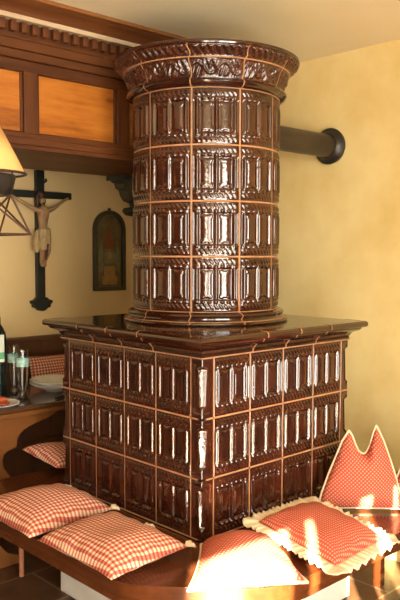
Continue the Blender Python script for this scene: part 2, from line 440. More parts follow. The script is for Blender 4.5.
# tower
R0 = .3105; NT = 10; TW = 2 * PI * R0 / NT; A0 = math.radians(251.6)
zt = [H + .140 + .2185 * i for i in range(5)]; THt = .2185
b = MB()
for i in range(4):
    for k in range(NT):
        us, vs = samples(TW, 52), samples(THt, 60); U, Vv = np.meshgrid(us, vs)
        z = relief(U, Vv, TW, THt); th = A0 + (k + U / TW) * 2 * PI / NT
        P = np.stack([AX[0] + (R0 + z) * np.cos(th), AX[1] + (R0 + z) * np.sin(th), zt[i] + Vv], -1)
        b.grid(P, 0)
b.build('tower_shaft', 'glaze', stove, fix=False, angle=None)
b = MB(); b.lathe([(R0 - .0125, H + .13), (R0 - .0125, zt[4] + .008)], AX, 96); b.build('inner_tower', 'glaze_dark', stove)
b = MB(); r = R0 - .0012
for z in zt[1:4]: b.lathe([(r - .015, z - jw), (r, z - jw), (r, z + jw), (r - .015, z + jw)], AX, 144, cap=False)
for k in range(NT):
    a = A0 + k * 2 * PI / NT; g = [(AX[0] + q * math.cos(a + s * jw / q), AX[1] + q * math.sin(a + s * jw / q)) for q, s in ((r - .015, -1), (r, -1), (r, 1), (r - .015, 1))]
    b.prism(g, zt[0], zt[4], 'z')
o = b.build('tower_tile_joints', 'mortar', stove); o['label'] = 'pale ochre joints between the tower tiles'
# tower base rings
b = MB()
b.lathe([(.30, H + .085), (.352, H + .085), (.3555, H + .092), (.354, H + .098), (.346, H + .1015), (.342, H + .104), (.336, H + .110), (.335, H + .118), (.338, H + .124), (.334, H + .131), (.324, H + .135), (R0 + .004, H + .138), (R0 - .003, H + .139)], AX, 128)
b.build('tower_base_moulding', 'glaze_dark', stove)
b = MB()
b.lathe([(.345, H + .1005), (.3495, H + .1005), (.3495, H + .1035), (.345, H + .1035)], AX, 128, cap=False)
b.lathe([(R0 - .002, H + .1365), (R0 + .004, H + .1365), (R0 + .003, H + .1405), (R0 - .002, H + .1405)], AX, 128, cap=False)
def vjoint(mb, prof, ks=range(NT), w=.0023, wob=.006):
    for k in ks:
        a = A0 + k * 2 * PI / NT; g = []
        for i, (r, z) in enumerate(prof):
            c = a + wob * math.sin(i * 1.3) ; g.append([(AX[0] + (r + .0012) * math.cos(c + s * w / r), AX[1] + (r + .0012) * math.sin(c + s * w / r), z) for s in (-1, 1)])
        mb.grid(np.array(g), 0)
vjoint(b, [(.3555, H + .092), (.354, H + .098), (.346, H + .1015), (.342, H + .104), (.336, H + .110), (.335, H + .118), (.338, H + .124), (.334, H + .131), (.324, H + .135), (R0 + .004, H + .138)], wob=.012)
b.build('tower_base_joints', 'mortar', stove, fix=False)
# crown: dark roll, leaf frieze, flaring rim band
zs = zt[4]
b = MB(); b.lathe([(R0 - .004, zs + .001), (.318, zs + .002), (.330, zs + .006), (.340, zs + .013), (.343, zs + .021), (.338, zs + .029), (.328, zs + .033), (.322, zs + .036), (.31, zs + .037)], AX, 128)
b.build('crown_roll', 'glaze_dark', stove)
def band(mb, prof, fn, nth=720, nv=26):
    pz = np.array(prof); t = np.linspace(0, 1, len(pz)); tv = np.linspace(0, 1, nv)
    r = np.interp(tv, t, pz[:, 0]); z = np.interp(tv, t, pz[:, 1])
    dr, dz = np.gradient(r), np.gradient(z); ln = np.hypot(dr, dz); nr, nz = dz / ln, -dr / ln
    th = np.linspace(0, 2 * PI, nth, endpoint=False)
    TH_, TV = np.meshgrid(th, tv); hgt = fn(((TH_ - A0) / (2 * PI / NT)) % 1, TV)
    rr = r[:, None] + nr[:, None] * hgt; zz = z[:, None] + nz[:, None] * hgt
    mb.grid(np.stack([AX[0] + rr * np.cos(TH_), AX[1] + rr * np.sin(TH_), zz], -1), 0, True)
def leaf_frieze(u, t):
    win = sm(.06, .16, t) * sm(.94, .84, t) * sm(.02, .05, u) * sm(.98, .95, u)
    s = .5 + .26 * np.sin(u * 2 * PI * 2)
    stem = np.exp(-((t - s) / .07) ** 2)
    leaf = np.abs(np.sin(PI * (u * 9 + 1.1 * np.abs(t - s)))) * np.exp(-((t - 1 + s) / .33) ** 2)
    veins = np.abs(np.sin(PI * (u * 18 - t * 2.4)))
    return win * (.0055 * stem + .0075 * leaf + .0025 * veins - .003)
def rim_band(u, t):
    win = sm(.10, .2, t) * sm(.88, .76, t) * sm(.02, .05, u) * sm(.98, .95, u)
    lob = np.abs(np.sin(PI * (u * 8 + .8 * t)))
    return win * (.0095 * lob ** .7 * sm(.0, .5, t) + .003 * np.abs(np.sin(PI * u * 16)) - .003)
b = MB(); band(b, [(.322, zs + .034), (.327, zs + .05), (.334, zs + .07), (.344, zs + .09), (.353, zs + .104)], leaf_frieze)
b.build('crown_frieze', 'glaze_soft', stove, fix=False, angle=None)
b = MB(); band(b, [(.354, zs + .106), (.357, zs + .115), (.364, zs + .126), (.375, zs + .136), (.386, zs + .143), (.391, zs + .147)], rim_band)
b.build('crown_rim_band', 'glaze_soft', stove, fix=False, angle=None)
b = MB(); b.lathe([(.389, zs + .146), (.395, zs + .148), (.397, zs + .153), (.396, zs + .160), (.390, zs + .163), (.30, zs + .164), (.02, zs + .164)], AX, 144)
b.build('crown_top', 'glaze_dark', stove)
b = MB()
b.lathe([(.350, zs + .1035), (.3565, zs + .1035), (.3575, zs + .1075), (.351, zs + .1075)], AX, 144, cap=False)
b.lathe([(R0 - .002, zt[4] - .0015), (R0 + .004, zt[4] - .0015), (R0 + .004, zt[4] + .003), (R0 - .002, zt[4] + .003)], AX, 128, cap=False)
vjoint(b, [(.322, zs + .034), (.327, zs + .05), (.334, zs + .07), (.344, zs + .09), (.353, zs + .104)], wob=.012)
vjoint(b, [(.354, zs + .106), (.357, zs + .115), (.364, zs + .126), (.375, zs + .136), (.386, zs + .143), (.392, zs + .147)], wob=.012)
vjoint(b, [(.318, zs + .002), (.330, zs + .006), (.340, zs + .013), (.343, zs + .021), (.338, zs + .029), (.328, zs + .033)], wob=.0)
b.build('crown_joints', 'mortar', stove, fix=False)

# ------------------------------------------------------------------ stove pipe
zp = H + .918
pipe = thing('stove_pipe', (XB, AX[1], zp), 'dark brown horizontal flue pipe running from the tower into the wall', 'pipe')
def xlathe(mb, prof, n=40):
    P = np.array([[(x, AX[1] + r * math.cos(t), zp + r * math.sin(t)) for t in np.linspace(0, 2 * PI, n, endpoint=False)] for x, r in prof]); mb.grid(P, 0, True)
b = MB(); xlathe(b, [(AX[0] + R0 + .0015, .058), (XB - .001, .058)]); b.build('pipe', 'iron', pipe)
b = MB(); xlathe(b, [(XB - .050, .058), (XB - .050, .063), (XB - .038, .070), (XB - .030, .083), (XB - .024, .092), (XB - .018, .092), (XB - .001, .086), (XB - .001, .05)])
o = b.build('wall_collar', 'iron_dark', pipe); o['label'] = 'black flared wall collar'

# ------------------------------------------------------------------ panelled beam
YB = .862
beam = thing('panelled_beam', (0, 1.1, .8 + H), 'dark carved wooden beam with orange pine panels under the ceiling', 'beam')
BX0, BX1 = XD, XB - .001
b = MB(); b.box(BX0, BX1, YB + .03, 1.48, H + .815, ZC - .001); b.build('beam_core', 'beam_x', beam, smooth=False)
b = MB(); b.box(BX0, BX1, YB - .004, 1.482, H + .797, H + .816); b.build('soffit_board', 'beam_x', beam, bevel=.003)
b = MB()
b.box(BX0, BX1, YB, YB + .032, H + .816, H + .848); b.box(BX0, BX1, YB + .006, YB + .032, H + .846, H + .872)
b.build('lower_rail', 'beam_x', beam, bevel=.004)
b = MB(); b.box(BX0, BX1, YB, YB + .032, H + 1.112, H + 1.16); b.box(BX0, BX1, YB - .012, YB + .032, H + 1.16, H + 1.195); b.box(BX0, BX1, YB - .022, YB + .032, H + 1.195, H + 1.235)
b.build('upper_rail', 'beam_x', beam, bevel=.005)
pitch = .478; x = .286 - pitch * 6
while x < BX1:
    b = MB(); b.box(x, x + .066, YB, YB + .033, H + .865, H + 1.116); b.box(x - .012, x, YB + .012, YB + .033, H + .865, H + 1.116); b.box(x + .066, x + .078, YB + .012, YB + .033, H + .865, H + 1.116)
    b.build('stile', 'beam_z', beam, bevel=.003)
    b = MB(); b.box(x + .070, x + pitch - .004, YB + .018, YB + .031, H + .866, H + 1.114)
    o = b.build('panel', 'pine', beam, smooth=False); o['label'] = 'orange pine panel'
    x += pitch
den = None
for i in range(56):
    xx = -1.4 + i * .049
    b = MB(); b.box(xx, xx + .026, YB - .046, YB + .02, H + 1.256, H + 1.2985)
    if den is None: den = b.build('dentil', 'beam_x', beam, bevel=.004); den0 = xx
    else:
        c = den.copy(); COL.objects.link(c); c.location = den.location + Vector((xx - den0, 0, 0))
b = MB(); b.box(BX0, BX1, YB - .020, YB + .03, H + 1.235, H + 1.30); b.build('dentil_backing', 'beam_x', beam, smooth=False)
b = MB(); b.prism([(YB - .058, H + 1.300), (YB - .060, H + 1.318), (YB + .03, H + 1.318), (YB + .03, H + 1.300)], BX0, BX1, 'x'); o = b.build('pale_strip', 'pale_strip', beam, smooth=False); o['label'] = 'pale strip'
b = MB()
pr = [(YB + .03, H + 1.3185), (YB - .066, H + 1.3185), (YB - .070, H + 1.328), (YB - .078, H + 1.338), (YB - .094, H + 1.348), (YB - .108, H + 1.356), (YB - .112, H + 1.362), (YB + .03, H + 1.362)]
b.prism(pr, BX0, BX1, 'x'); b.build('cornice_moulding', 'beam_x', beam)
b = MB(); b.box(BX0, BX1, YB - .128, YB + .03, H + 1.3622, H + 1.379); b.build('top_fillet', 'edge_wood', beam, bevel=.004)
# carved bracket on the post behind the tower
b = MB(); b.box(.93, 1.07, 1.36, 1.48, 0, H + .797); struct(b, 'trim_1', 'beam_z', bevel=.004)
br = thing('carved_bracket', (.93, 1.42, H + .55), 'dark scroll-cut wooden bracket under the beam just left of the tower', 'bracket')
q = [(.931, .797), (.690, .797), (.690, .765), (.712, .755), (.720, .730), (.742, .720), (.752, .690), (.775, .662), (.815, .652), (.820, .632), (.775, .625), (.765, .605), (.79, .585), (.84, .580), (.87, .55), (.931, .53)]
b = MB(); b.prism([(x, H + z - .001) for x, z in q], 1.375, 1.465, 'y'); b.build('bracket_board', 'black_wood', br, bevel=.004)
b = MB(); b.box(.668, .931, 1.362, 1.478, H + .770, H + .7965); b.build('top_plate', 'black_wood', br, bevel=.004)

# ------------------------------------------------------------------ alcove panelling, rear bench
zw = H - .128
b = MB(); b.box(-2.6, XB, YA - .03, YA, .0, zw - .02)
for i in range(9):
    xx = -2.2 + i * .42; b.box(xx, xx + .07, YA - .042, YA - .02, .45, zw - .02)
b.box(-2.6, XB, YA - .045, YA - .02, zw - .10, zw - .02); b.box(-2.6, XB, YA - .065, YA, zw - .02, zw)
struct(b, 'trim_2', 'dark_wood', bevel=.003)
rb = thing('rear_bench', (0, 1.87, 0), 'dark wooden wall bench behind the dining table', 'bench')
b = MB(); b.box(-2.4, 1.2, 1.72, YA - .045, .42, .455); b.build('seat', 'dark_wood', rb, bevel=.006)
for xx in (-2.3, -.6, 1.1):
    b = MB(); b.box(xx, xx + .05, 1.76, YA - .06, 0, .42); b.build('support', 'dark_wood', rb, bevel=.004)

# ------------------------------------------------------------------ corner bench round the stove
bench = thing('corner_bench', (-.2, .2, 0), 'polished red-brown wooden bench wrapping round the foot of the tiled stove', 'bench')
def arcpts(c, r, a0, a1, n=6): return [(c[0] + r * math.cos(a), c[1] + r * math.sin(a)) for a in np.linspace(a0, a1, n)]
outer = [(-.41, 1.17)]
outer += [(-.41, -.02)] + [(-.395, -.075), (-.36, -.13)] + [(-.155, -.345), (-.10, -.39), (-.03, -.418)] + [(.06, -.43), (XB - .004, -.43)]
inner = [(XB - .004, .0), (WX + .006, .0), (WX + .006, -.003), (-.003, -.003), (-.003, WY + .006), (.75, WY + .006), (.75, 1.17)]
poly = outer + inner
b = MB(); b.prism([(x, y) for x, y in poly], ZS - .045, ZS, 'z')
b.build('seat', 'bench_y', bench, bevel=.012)
b = MB(); ins = .018
ap = [(-.41 + ins, 1.15), (-.41 + ins, -.015), (-.35, -.115), (-.15, -.325), (-.025, -.40), (.06, -.41), (XB - .004, -.41)]
ap2 = [(XB - .004, -.385), (.07, -.385), (-.015, -.375), (-.13, -.305), (-.33, -.095), (-.41 + ins + .025, 0), (-.41 + ins + .025, 1.15)]
b.prism(ap + ap2, ZS - .085, ZS - .044, 'z'); b.build('apron', 'bench', bench, bevel=.004)
for lx, ly in ((-.083, 1.13), (-.36, 1.10)):
    b = MB(); b.tube([(lx, ly, 0), (lx, ly, ZS - .044)], .012, 12); o = b.build('leg', 'rose_wood', bench); o['label'] = 'thin copper-coloured leg'
for lx, ly in ((1.05, -.36), (1.05, -.06)):
    b = MB(); b.box(lx - .02, lx + .02, ly - .02, ly + .02, 0, ZS - .044); b.build('leg', 'bench', bench, bevel=.004)

# ------------------------------------------------------------------ cushions
def coons(bot, top, left, right, n):
    t = np.linspace(0, 1, n)
    B, T, Lf, R = (np.array([f(x) for x in t]) for f in (bot, top, left, right))
    U, Vv = np.meshgrid(t, t); U = U[..., None]; Vv = Vv[..., None]
    return (1 - Vv) * B[None] + Vv * T[None] + (1 - U) * Lf[:, None] + U * R[:, None] - ((1 - U) * (1 - Vv) * B[0] + U * (1 - Vv) * B[-1] + (1 - U) * Vv * T[0] + U * Vv * T[-1])
def edge(a, c, sag=0, k=None):
    a, c = V3(*a), V3(*c); d = c - a; nrm = V3(-d[1], d[0]); 
    def f(t): return a + d * t + nrm * sag * 4 * t * (1 - t)
    return f
def cushion(name, label, cat, group, mat, edges, T, loc, rot, top=1.0, bottom=1.0, n=34, mid=None, wr=.0025, uvrot=0, seed=0, dent=0, pw=.5):
    """a stuffed cover: edges = bottom, top, left, right curves in its own plane; z is its thickness"""
    root = thing(name, loc, label, cat, group); root.rotation_euler = rot
    P2 = coons(*edges, n); t = np.linspace(-1, 1, n); U, Vv = np.meshgrid(t, t)
    prof_ = np.power(np.clip(1 - np.abs(U) ** 2.2, 0, 1), pw) * np.power(np.clip(1 - np.abs(Vv) ** 2.2, 0, 1), pw)
    r = np.random.RandomState(seed); w = np.zeros_like(U)
    for _ in range(9):
        a, ph, fq = r.uniform(0, 2 * PI), r.uniform(0, 6), r.uniform(3, 8); w += np.sin(fq * (U * math.cos(a) + Vv * math.sin(a)) + ph)
    ang = np.arctan2(Vv, U); rad = np.hypot(U, Vv)
    w = w * wr * .35 + wr * 1.3 * np.sin(ang * 12 + 1.3 * np.sin(rad * 4)) * sm(.55, 1.0, rad)
    zt_ = (T * prof_ * top + w * np.minimum(prof_ * 2, 1)) - dent * np.exp(-(U ** 2 + Vv ** 2) / .25)
    zb_ = -(T * prof_ * bottom + .5 * w * np.minimum(prof_ * 2, 1))
    cu, su = math.cos(uvrot), math.sin(uvrot)
    mb = MB(); mb.uv = []
    for z, flip in ((zt_, False), (zb_, True)):
        P = np.dstack([P2, z]);  P = P[:, ::-1] if flip else P
        mb.grid(P, 0); uv = (P2[:, ::-1] if flip else P2).reshape(-1, 2); mb.uv.append(np.stack([uv[:, 0] * cu - uv[:, 1] * su, uv[:, 0] * su + uv[:, 1] * cu], -1) + 3)
    mb.build('cover', mat, root, local=True, weld=.0002, angle=None)
    per = np.concatenate([P2[0, :-1], P2[:-1, -1], P2[-1, :0:-1], P2[:0:-1, 0]])
    return root, per
def piping(root, per, r=.004, mat='cream_cloth', name='piping'):
    b = MB(); b.tube([(p[0], p[1], 0) for p in per], r, 8, closed=True); o = b.build(name, mat, root, local=True, angle=None); o['label'] = 'cream edge piping'
def ruffle(root, per, w=.04, amp=.007, waves=15, droop=.006, z0=0):
    # resample evenly
    P = np.vstack([per, per[:1]]); s = np.concatenate([[0], np.cumsum(np.hypot(*np.diff(P, axis=0).T))]); n = 420
    q = np.linspace(0, s[-1], n, endpoint=False); X = np.interp(q, s, P[:, 0]); Y = np.interp(q, s, P[:, 1])
    c = np.array([X.mean(), Y.mean()]); tx, ty = np.roll(X, -6) - np.roll(X, 6), np.roll(Y, -6) - np.roll(Y, 6); l = np.hypot(tx, ty); nx, ny = ty / l, -tx / l
    ph = q / s[-1] * 2 * PI * waves * 4; rows_ = []
    k = 7
    for j in range(k):
        t = j / (k - 1); a = amp * t ** .8
        wob = a * np.sin(ph + .9 * np.sin(ph * .31)) + .35 * a * np.sin(ph * 2.3 + 1)
        ww = w * t * (1 + .08 * np.sin(ph * .5 + 2))
        rows_.append(np.stack([X + nx * ww - .002 * nx, Y + ny * ww - .002 * ny, z0 - droop * t * t + wob], -1))
    b = MB(); b.grid(np.array(rows_), 0, True); o = b.build('ruffle', 'cream_cloth', root, local=True, angle=None); o['label'] = 'gathered cream ruffle'
    sd = o.modifiers.new('solid', 'SOLIDIFY'); sd.thickness = .002; sd.offset = 0
def ties(root, pts):
    for x, y, a in pts:
        b = MB()
        for s in (-1, 1):
            d = V3(math.cos(a + s * .5), math.sin(a + s * .5), 0); b.tube([V3(x, y, 0), V3(x, y, .006) + d * .012, V3(x, y, .004) + d * .026, V3(x, y, -.004) + d * .036], [.004, .009, .008, .003], 8)
        o = b.build('tie', 'cream_cloth', root, local=True, angle=None); o['label'] = 'knotted cream tie'
def quad_edges(c, sag=.03):
    a, bb, cc, d = c    # bl, br, tr, tl
    return (edge(a, bb, sag), edge(d, cc, -sag), edge(a, d, -sag), edge(bb, cc, sag))
def laid(name, label, group, mat, pts, T, z, trim, sag=.03, seed=0, uvrot=0, tilt=(0, 0), top=1, bottom=.45, cat='cushion', **k):
    c = np.mean(pts, axis=0); q = [tuple(np.array(p) - c) for p in pts]
    root, per = cushion(name, label, cat, group, mat, quad_edges(q, sag), T, (c[0], c[1], z), (tilt[0], tilt[1], 0), top, bottom, seed=seed, uvrot=uvrot, **k)
    return root, per, q
G1 = 'red and cream gingham cushions'; G2 = 'red cushions with small cream dots'
zc_ = ZS + .039
r, per, q = laid('gingham_cushion', 'large gingham cushion lying on the bench at the left, second from the stove corner', G1, 'gingham', [(-.475, .375), (-.085, .415), (-.085, .775), (-.475, .80)], .078, zc_, None, .028, 1)
ties(r, [(q[1][0] - .004, q[1][1] + .01, -.3), (q[2][0], q[2][1] - .02, .3)])
r, per, q = laid('gingham_cushion', 'gingham cushion with a dented middle, lying on the bench beside the stove corner', G1, 'gingham', [(-.465, -.090), (-.118, -.060), (-.118, .370), (-.465, .345)], .072, zc_, None, .028, 2, dent=.018)
ties(r, [(q[1][0] - .004, q[1][1] + .012, -.3), (q[2][0], q[2][1] - .2, .3)])
r, per, q = laid('gingham_cushion', 'gingham cushion half hidden behind the left end of the stove', G1, 'gingham', [(.005, .955), (.36, .955), (.36, 1.22), (-.02, 1.235)], .06, ZS + .062, None, .02, 3, tilt=(.12, .12))
# white-lit front cushion and the ruffled one
r, per, q = laid('dotted_cushion', 'sunlit pale red dotted cushion lying on the front corner of the bench', G2, 'dotted', [(-.345, -.305), (-.043, -.512), (.125, -.222), (-.080, -.082)], .085, ZS + .042, None, .03, 5, uvrot=.5)
piping(r, per, .0055)
r, per, q = laid('dotted_cushion', 'red dotted cushion with wide cream ruffle lying right of the stove corner', G2, 'dotted', [(.142, -.482), (.455, -.462), (.505, -.105), (.185, -.098)], .060, ZS + .044, None, .012, 6, uvrot=.9, tilt=(.085, 0))
ruffle(r, per, .055, .006, 13, .002)
# the standing cushion with its two pointed corners
def poly_edge(pts, smooth=0):
    pts = np.array(pts, float); s = np.concatenate([[0], np.cumsum(np.hypot(*np.diff(pts, axis=0).T))]); s /= s[-1]
    return lambda t: V3(np.interp(t, s, pts[:, 0]), np.interp(t, s, pts[:, 1]))
def standing(label, loc, rot, seed, scale=1):
    bl, br_, tl, tr = (-.165, 0), (.185, 0), (-.035, .318), (.078, .340)
    t = np.linspace(0, 1, 21)
    topc = [(-.035, .318), (-.022, .296), (-.010, .262), (.002, .234), (.018, .222), (.034, .224), (.050, .252), (.064, .300), (.078, .340)]
    lc = [bl, (-.150, .060), (-.122, .135), (-.092, .205), (-.062, .275), tl]
    rc = [br_, (.172, .070), (.152, .140), (.132, .205), (.108, .275), tr]
    E_ = (edge(bl, br_, .01), poly_edge(topc), poly_edge(lc), poly_edge(rc))
    E_ = tuple((lambda t, g=g: g(t) * scale) for g in E_)
    root, per = cushion('dotted_cushion', label, 'cushion', G2, 'dotted', E_, .075 * scale, loc, rot, 1, .8, seed=seed, n=40, wr=.003)
    piping(root, per, .005); return root
# stands on the bench, leaning a little back
yaw = math.radians(-45)
standing('red dotted cushion standing upright on the bench with two pointed corners', (.690, -.190, ZS + .012), Euler((math.radians(82), 0, yaw)), 8, .975)
standing('red dotted cushion mostly out of view behind the upright pointed one', (.950, -.335, ZS + .012), Euler((math.radians(78), 0, yaw)), 9, .84)
# gingham cushion on the rear bench
root, per = cushion('gingham_cushion', 'gingham cushion propped against the panelling behind the bowls', 'cushion', G1, 'gingham', quad_edges([(-.20, 0), (.20, 0), (.20, .44), (-.20, .44)], .02), .06, (.635, 1.85, .465), (math.radians(78), 0, .0), seed=11)

# ------------------------------------------------------------------ dining table and what stands on it
ZT = H - .36
tb = thing('dining_table', (-.4, 1.5, 0), 'wooden dining table with dark polished top and scroll-cut honey legs', 'table')
b = MB(); b.box(-1.7, .62, 1.232, 1.70, ZT - .022, ZT); b.build('tabletop', 'table_top', tb, bevel=.004)
b = MB(); b.box(-1.71, .63, 1.222, 1.71, ZT - .046, ZT - .0222); b.build('top_edge', 'table_wood', tb, bevel=.005)
b = MB(); b.box(-1.6, .60, 1.57, 1.60, ZT - .27, ZT - .0462); b.build('apron', 'dark_wood', tb, bevel=.004)
tr_ = [(.236, -.405), (.166, -.437), (.097, -.456), (.050, -.468), (.020, -.480), (-.005, -.498), (-.018, -.52), (-.022, -.55), (-.03, -.562), (-.050, -.566), (-.072, -.572), (-.090, -.585), (-.099, -.617), (-.09, -.65), (-.063, -.685), (-.05, -.73), (-.06, -.80), (-.10, -.86), (-.13, -1.0), (-.08, -1.06), (-.02, -1.085), (-.02, -1.13)]
mir = [(-.55 - x, z) for x, z in tr_][::-1]
for y0 in (1.262, 1.62):
    b = MB(); b.prism([(x, H + z) for x, z in tr_ + mir], y0, y0 + .045, 'y'); b.build('leg', 'table_wood', tb, bevel=.005)
# bottle
def lathe_part(name, prof, mat, root, c, n=36, cap=True):
    b = MB(); b.lathe([(r_, root.location.z + z) for r_, z in prof], c, n, cap=cap); return b.build(name, mat, root)
c = (.052, 1.580); bt = thing('bottle', (*c, ZT), 'dark bottle with green and white label at the edge of the table', 'bottle')
lathe_part('glass_body', [(.038, 0), (.043, .004), (.043, .30), (.041, .32), (.030, .345), (.018, .365), (.0155, .42)], 'bottle', bt, c)
lathe_part('cap', [(.0165, .405), (.0175, .407), (.0175, .432), (.016, .434)], 'cap', bt, c)
b = MB(); g = []
for z in (.175, .335 - .02): g.append([(c[0] + .0433 * math.cos(t), c[1] + .0433 * math.sin(t), ZT + z) for t in np.linspace(math.radians(150), math.radians(292), 24)])
b.grid(np.array(g)); b.build('paper_label', 'label', bt, fix=False)
b = MB(); g = []
for z in (.19, .225): g.append([(c[0] + .0436 * math.cos(t), c[1] + .0436 * math.sin(t), ZT + z) for t in np.linspace(math.radians(150), math.radians(290), 24)])
b.grid(np.array(g)); b.build('label_band', 'label_green', bt, fix=False)
def tumbler(c, label, hh=.25):
    g = thing('beer_glass', (*c, ZT), label, 'glass', 'tall printed glasses on the table'); k = hh / .25
    o = lathe_part('glass_body', [(.001, 0), (.030, 0), (.031, .004), (.022, .010), (.021, .03), (.024, .08), (.029, .15), (.032, .21), (.031, hh), (.0295, hh), (.0303, .21), (.0273, .15), (.0222, .08), (.019, .035), (.001, .03)], 'glass', g, c, cap=False)
    o2 = lathe_part('printed_band', [(.0323, .168), (.0328, .175), (.0330, .205), (.0325, .212)], 'band', g, c, cap=False); o2['label'] = 'turquoise printed band'
tumbler((.122, 1.540), 'tall clear glass with turquoise print, next to the bottle'); tumbler((.082, 1.385), 'tall clear glass with turquoise print, in front by the bowls')
c = (-.085, 1.335); pl = thing('plate', (*c, ZT), 'white plate near the table edge holding red food', 'plate')
lathe_part('plate_body', [(.055, 0), (.062, .003), (.075, .006), (.105, .012), (.106, .015), (.074, .010), (.06, .007), (.001, .006)], 'ceramic', pl, c)
fd = thing('sliced_food', (c[0], c[1], ZT + .008), 'heap of red sliced food on the white plate', 'food')
for i, (dx, dy, dz, a) in enumerate(((.012, -.02, .004, .12), (-.03, .01, .004, -.1), (.02, .02, .007, .2), (0, .0, .014, .1), (.012, .005, .023, -.15))):
    b = MB(); P = []
    b.lathe([(.001, 0), (.036, .001), (.039, .005), (.037, .009), (.001, .011)], (0, 0), 20); v = np.concatenate(b.v); R_ = np.array(Euler((a, a * .6, i)).to_matrix())
    v = v @ R_.T; b.v = [v + V3(c[0] + dx, c[1] + dy, ZT + .008 + dz)]; b.build('slice', 'food', fd)
for i, (dz, lab) in enumerate(((0, 'white bowl on the table, lower of the nested pair'), (.016, 'white bowl on the table, upper of the nested pair'))):
    c = (.352, 1.50); bw = thing('bowl', (*c, ZT + dz), lab, 'bowl', 'nested white bowls')
    lathe_part('bowl_body', [(.055, 0), (.060, .001), (.062, .006), (.095, .014), (.130, .030), (.144, .042), (.142, .044), (.128, .034), (.094, .019), (.05, .010), (.001, .009)], 'ceramic', bw, c)
kn = thing('table_knife', (.225, 1.27, ZT), 'knife with black handle lying at the table edge by the stove', 'knife')
b = MB(); b.tube([(.195, 1.262, ZT + .009), (.225, 1.28, ZT + .010), (.26, 1.30, ZT + .010)], [.006, .009, .007], 10); o = b.build('handle', 'black_plastic', kn); o['label'] = 'black handle'
b = MB(); b.prism([(.26, 1.295), (.40, 1.33), (.40, 1.345), (.255, 1.307)], ZT + .008, ZT + .0105, 'z'); b.build('blade', 'steel', kn)

# ------------------------------------------------------------------ crucifix
cx = .568; yw = YA
cr = thing('crucifix', (cx, yw, H + .05), 'dark wooden crucifix with carved pale figure hanging on the alcove wall', 'crucifix')
b = MB(); b.box(cx - .027, cx + .027, yw - .034, yw - .002, H + .075, H + .862); b.build('upright_beam', 'black_wood', cr, bevel=.004)
b = MB(); b.box(cx - .245, cx + .217, yw - .036, yw - .001, H + .698, H + .738); b.build('cross_beam', 'black_wood', cr, bevel=.004)
q = [(-.085, .095), (-.085, .075), (-.068, .066), (-.07, .045), (-.04, .036), (-.03, .022), (0, .015), (.03, .022), (.04, .036), (.07, .045), (.068, .066), (.085, .075), (.085, .095), (.055, .102), (.04, .118), (-.04, .118), (-.055, .102)]
b = MB(); b.prism([(cx + x * .8, H + .03 + (z - .04) * .8 + .012) for x, z in q], yw - .05, yw - .001, 'y'); b.build('scroll_foot', 'black_wood', cr, bevel=.006)
b = MB(); b.tube([(cx + .024, yw - .03, H + .79), (cx + .042, yw - .03, H + .800), (cx + .040, yw - .03, H + .815)], .006, 8); b.build('side_ornament', 'black_wood', cr)
def skin(name, verts, edges, radii, mat, root, sub=2):
    me = bpy.data.meshes.new(name); loc = np.array(root.location)
    me.from_pydata([tuple(np.array(v) - loc) for v in verts], edges, []); me.materials.append(M[mat])
    o = bpy.data.objects.new(name, me); COL.objects.link(o); o.parent = root
    s = o.modifiers.new('skin', 'SKIN'); s.use_smooth_shade = True
    for i, r_ in enumerate(radii): me.skin_vertices[0].data[i].radius = r_ if hasattr(r_, '__len__') else (r_, r_); me.skin_vertices[0].data[i].use_root = (i == 0)
    u = o.modifiers.new('sub', 'SUBSURF'); u.levels = sub; u.render_levels = sub
    return o
yb = yw - .075
F = lambda x, z, y=0: (cx + x, yb + y, H + z)
sv = [F(-.012, .475), F(-.012, .53), F(-.010, .585), F(-.008, .625), F(-.012, .648), F(-.022, .672, -.012), F(-.026, .70, -.016),
      F(-.052, .622), F(-.115, .655, .015), F(-.185, .697, .032), F(-.212, .706, .034),
      F(.036, .624), F(.095, .652, .015), F(.160, .692, .032), F(.190, .706, .034),
      F(-.030, .455), F(-.028, .385, -.02), F(-.020, .315, .01), F(-.016, .288, -.005),
      F(.008, .455), F(.010, .388, -.024), F(.000, .318, .006), F(-.006, .286, -.008)]
se = [(0, 1), (1, 2), (2, 3), (3, 4), (4, 5), (5, 6), (3, 7), (7, 8), (8, 9), (9, 10), (3, 11), (11, 12), (12, 13), (13, 14), (0, 15), (15, 16), (16, 17), (17, 18), (0, 19), (19, 20), (20, 21), (21, 22)]
sr = [(.032, .024), (.026, .021), (.037, .026), (.030, .022), .013, .018, .020, .016, .010, .008, .009, .016, .010, .008, .009, .021, .018, .012, .011, .021, .018, .012, .011]
fig = skin('figure', sv, se, sr, 'skin', cr); fig['label'] = 'pale carved figure with outstretched arms'
def sub(mb, name, mat, part, root, **k):
    o = mb.build(name, mat, root, **k); o.parent = part; return o
b = MB(); P = []
for i, (z, rx, ry) in enumerate(((.515, .036, .029), (.50, .040, .033), (.47, .043, .037), (.44, .042, .038), (.415, .039, .037), (.395, .036, .035))):
    P.append([(cx - .011 + rx * (1 + .06 * math.sin(7 * t + i)) * math.cos(t), yb - .008 + ry * (1 + .08 * math.sin(7 * t + i)) * math.sin(t), H + z + .006 * math.sin(t + 1)) for t in np.linspace(0, 2 * PI, 28, endpoint=False)])
b.grid(np.array(P), 0, True); b.tube([F(-.055, .50, -.01), F(-.066, .46, -.015), F(-.066, .41, -.012), F(-.060, .375, -.01)], [.012, .018, .020, .010], 10)
sub(b, 'loincloth', 'loin', fig, cr)
b = MB(); b.sphere(F(-.026, .708, -.004), .027, 16, (1, 1, 1.0)); b.tube([F(-.045, .70, .0), F(-.05, .675, .0), F(-.046, .65, .0)], [.012, .012, .006], 8); b.tube([F(-.004, .70, .004), F(.002, .675, .006), F(.000, .652, .006)], [.011, .011, .005], 8)
sub(b, 'hair', 'hair', fig, cr)
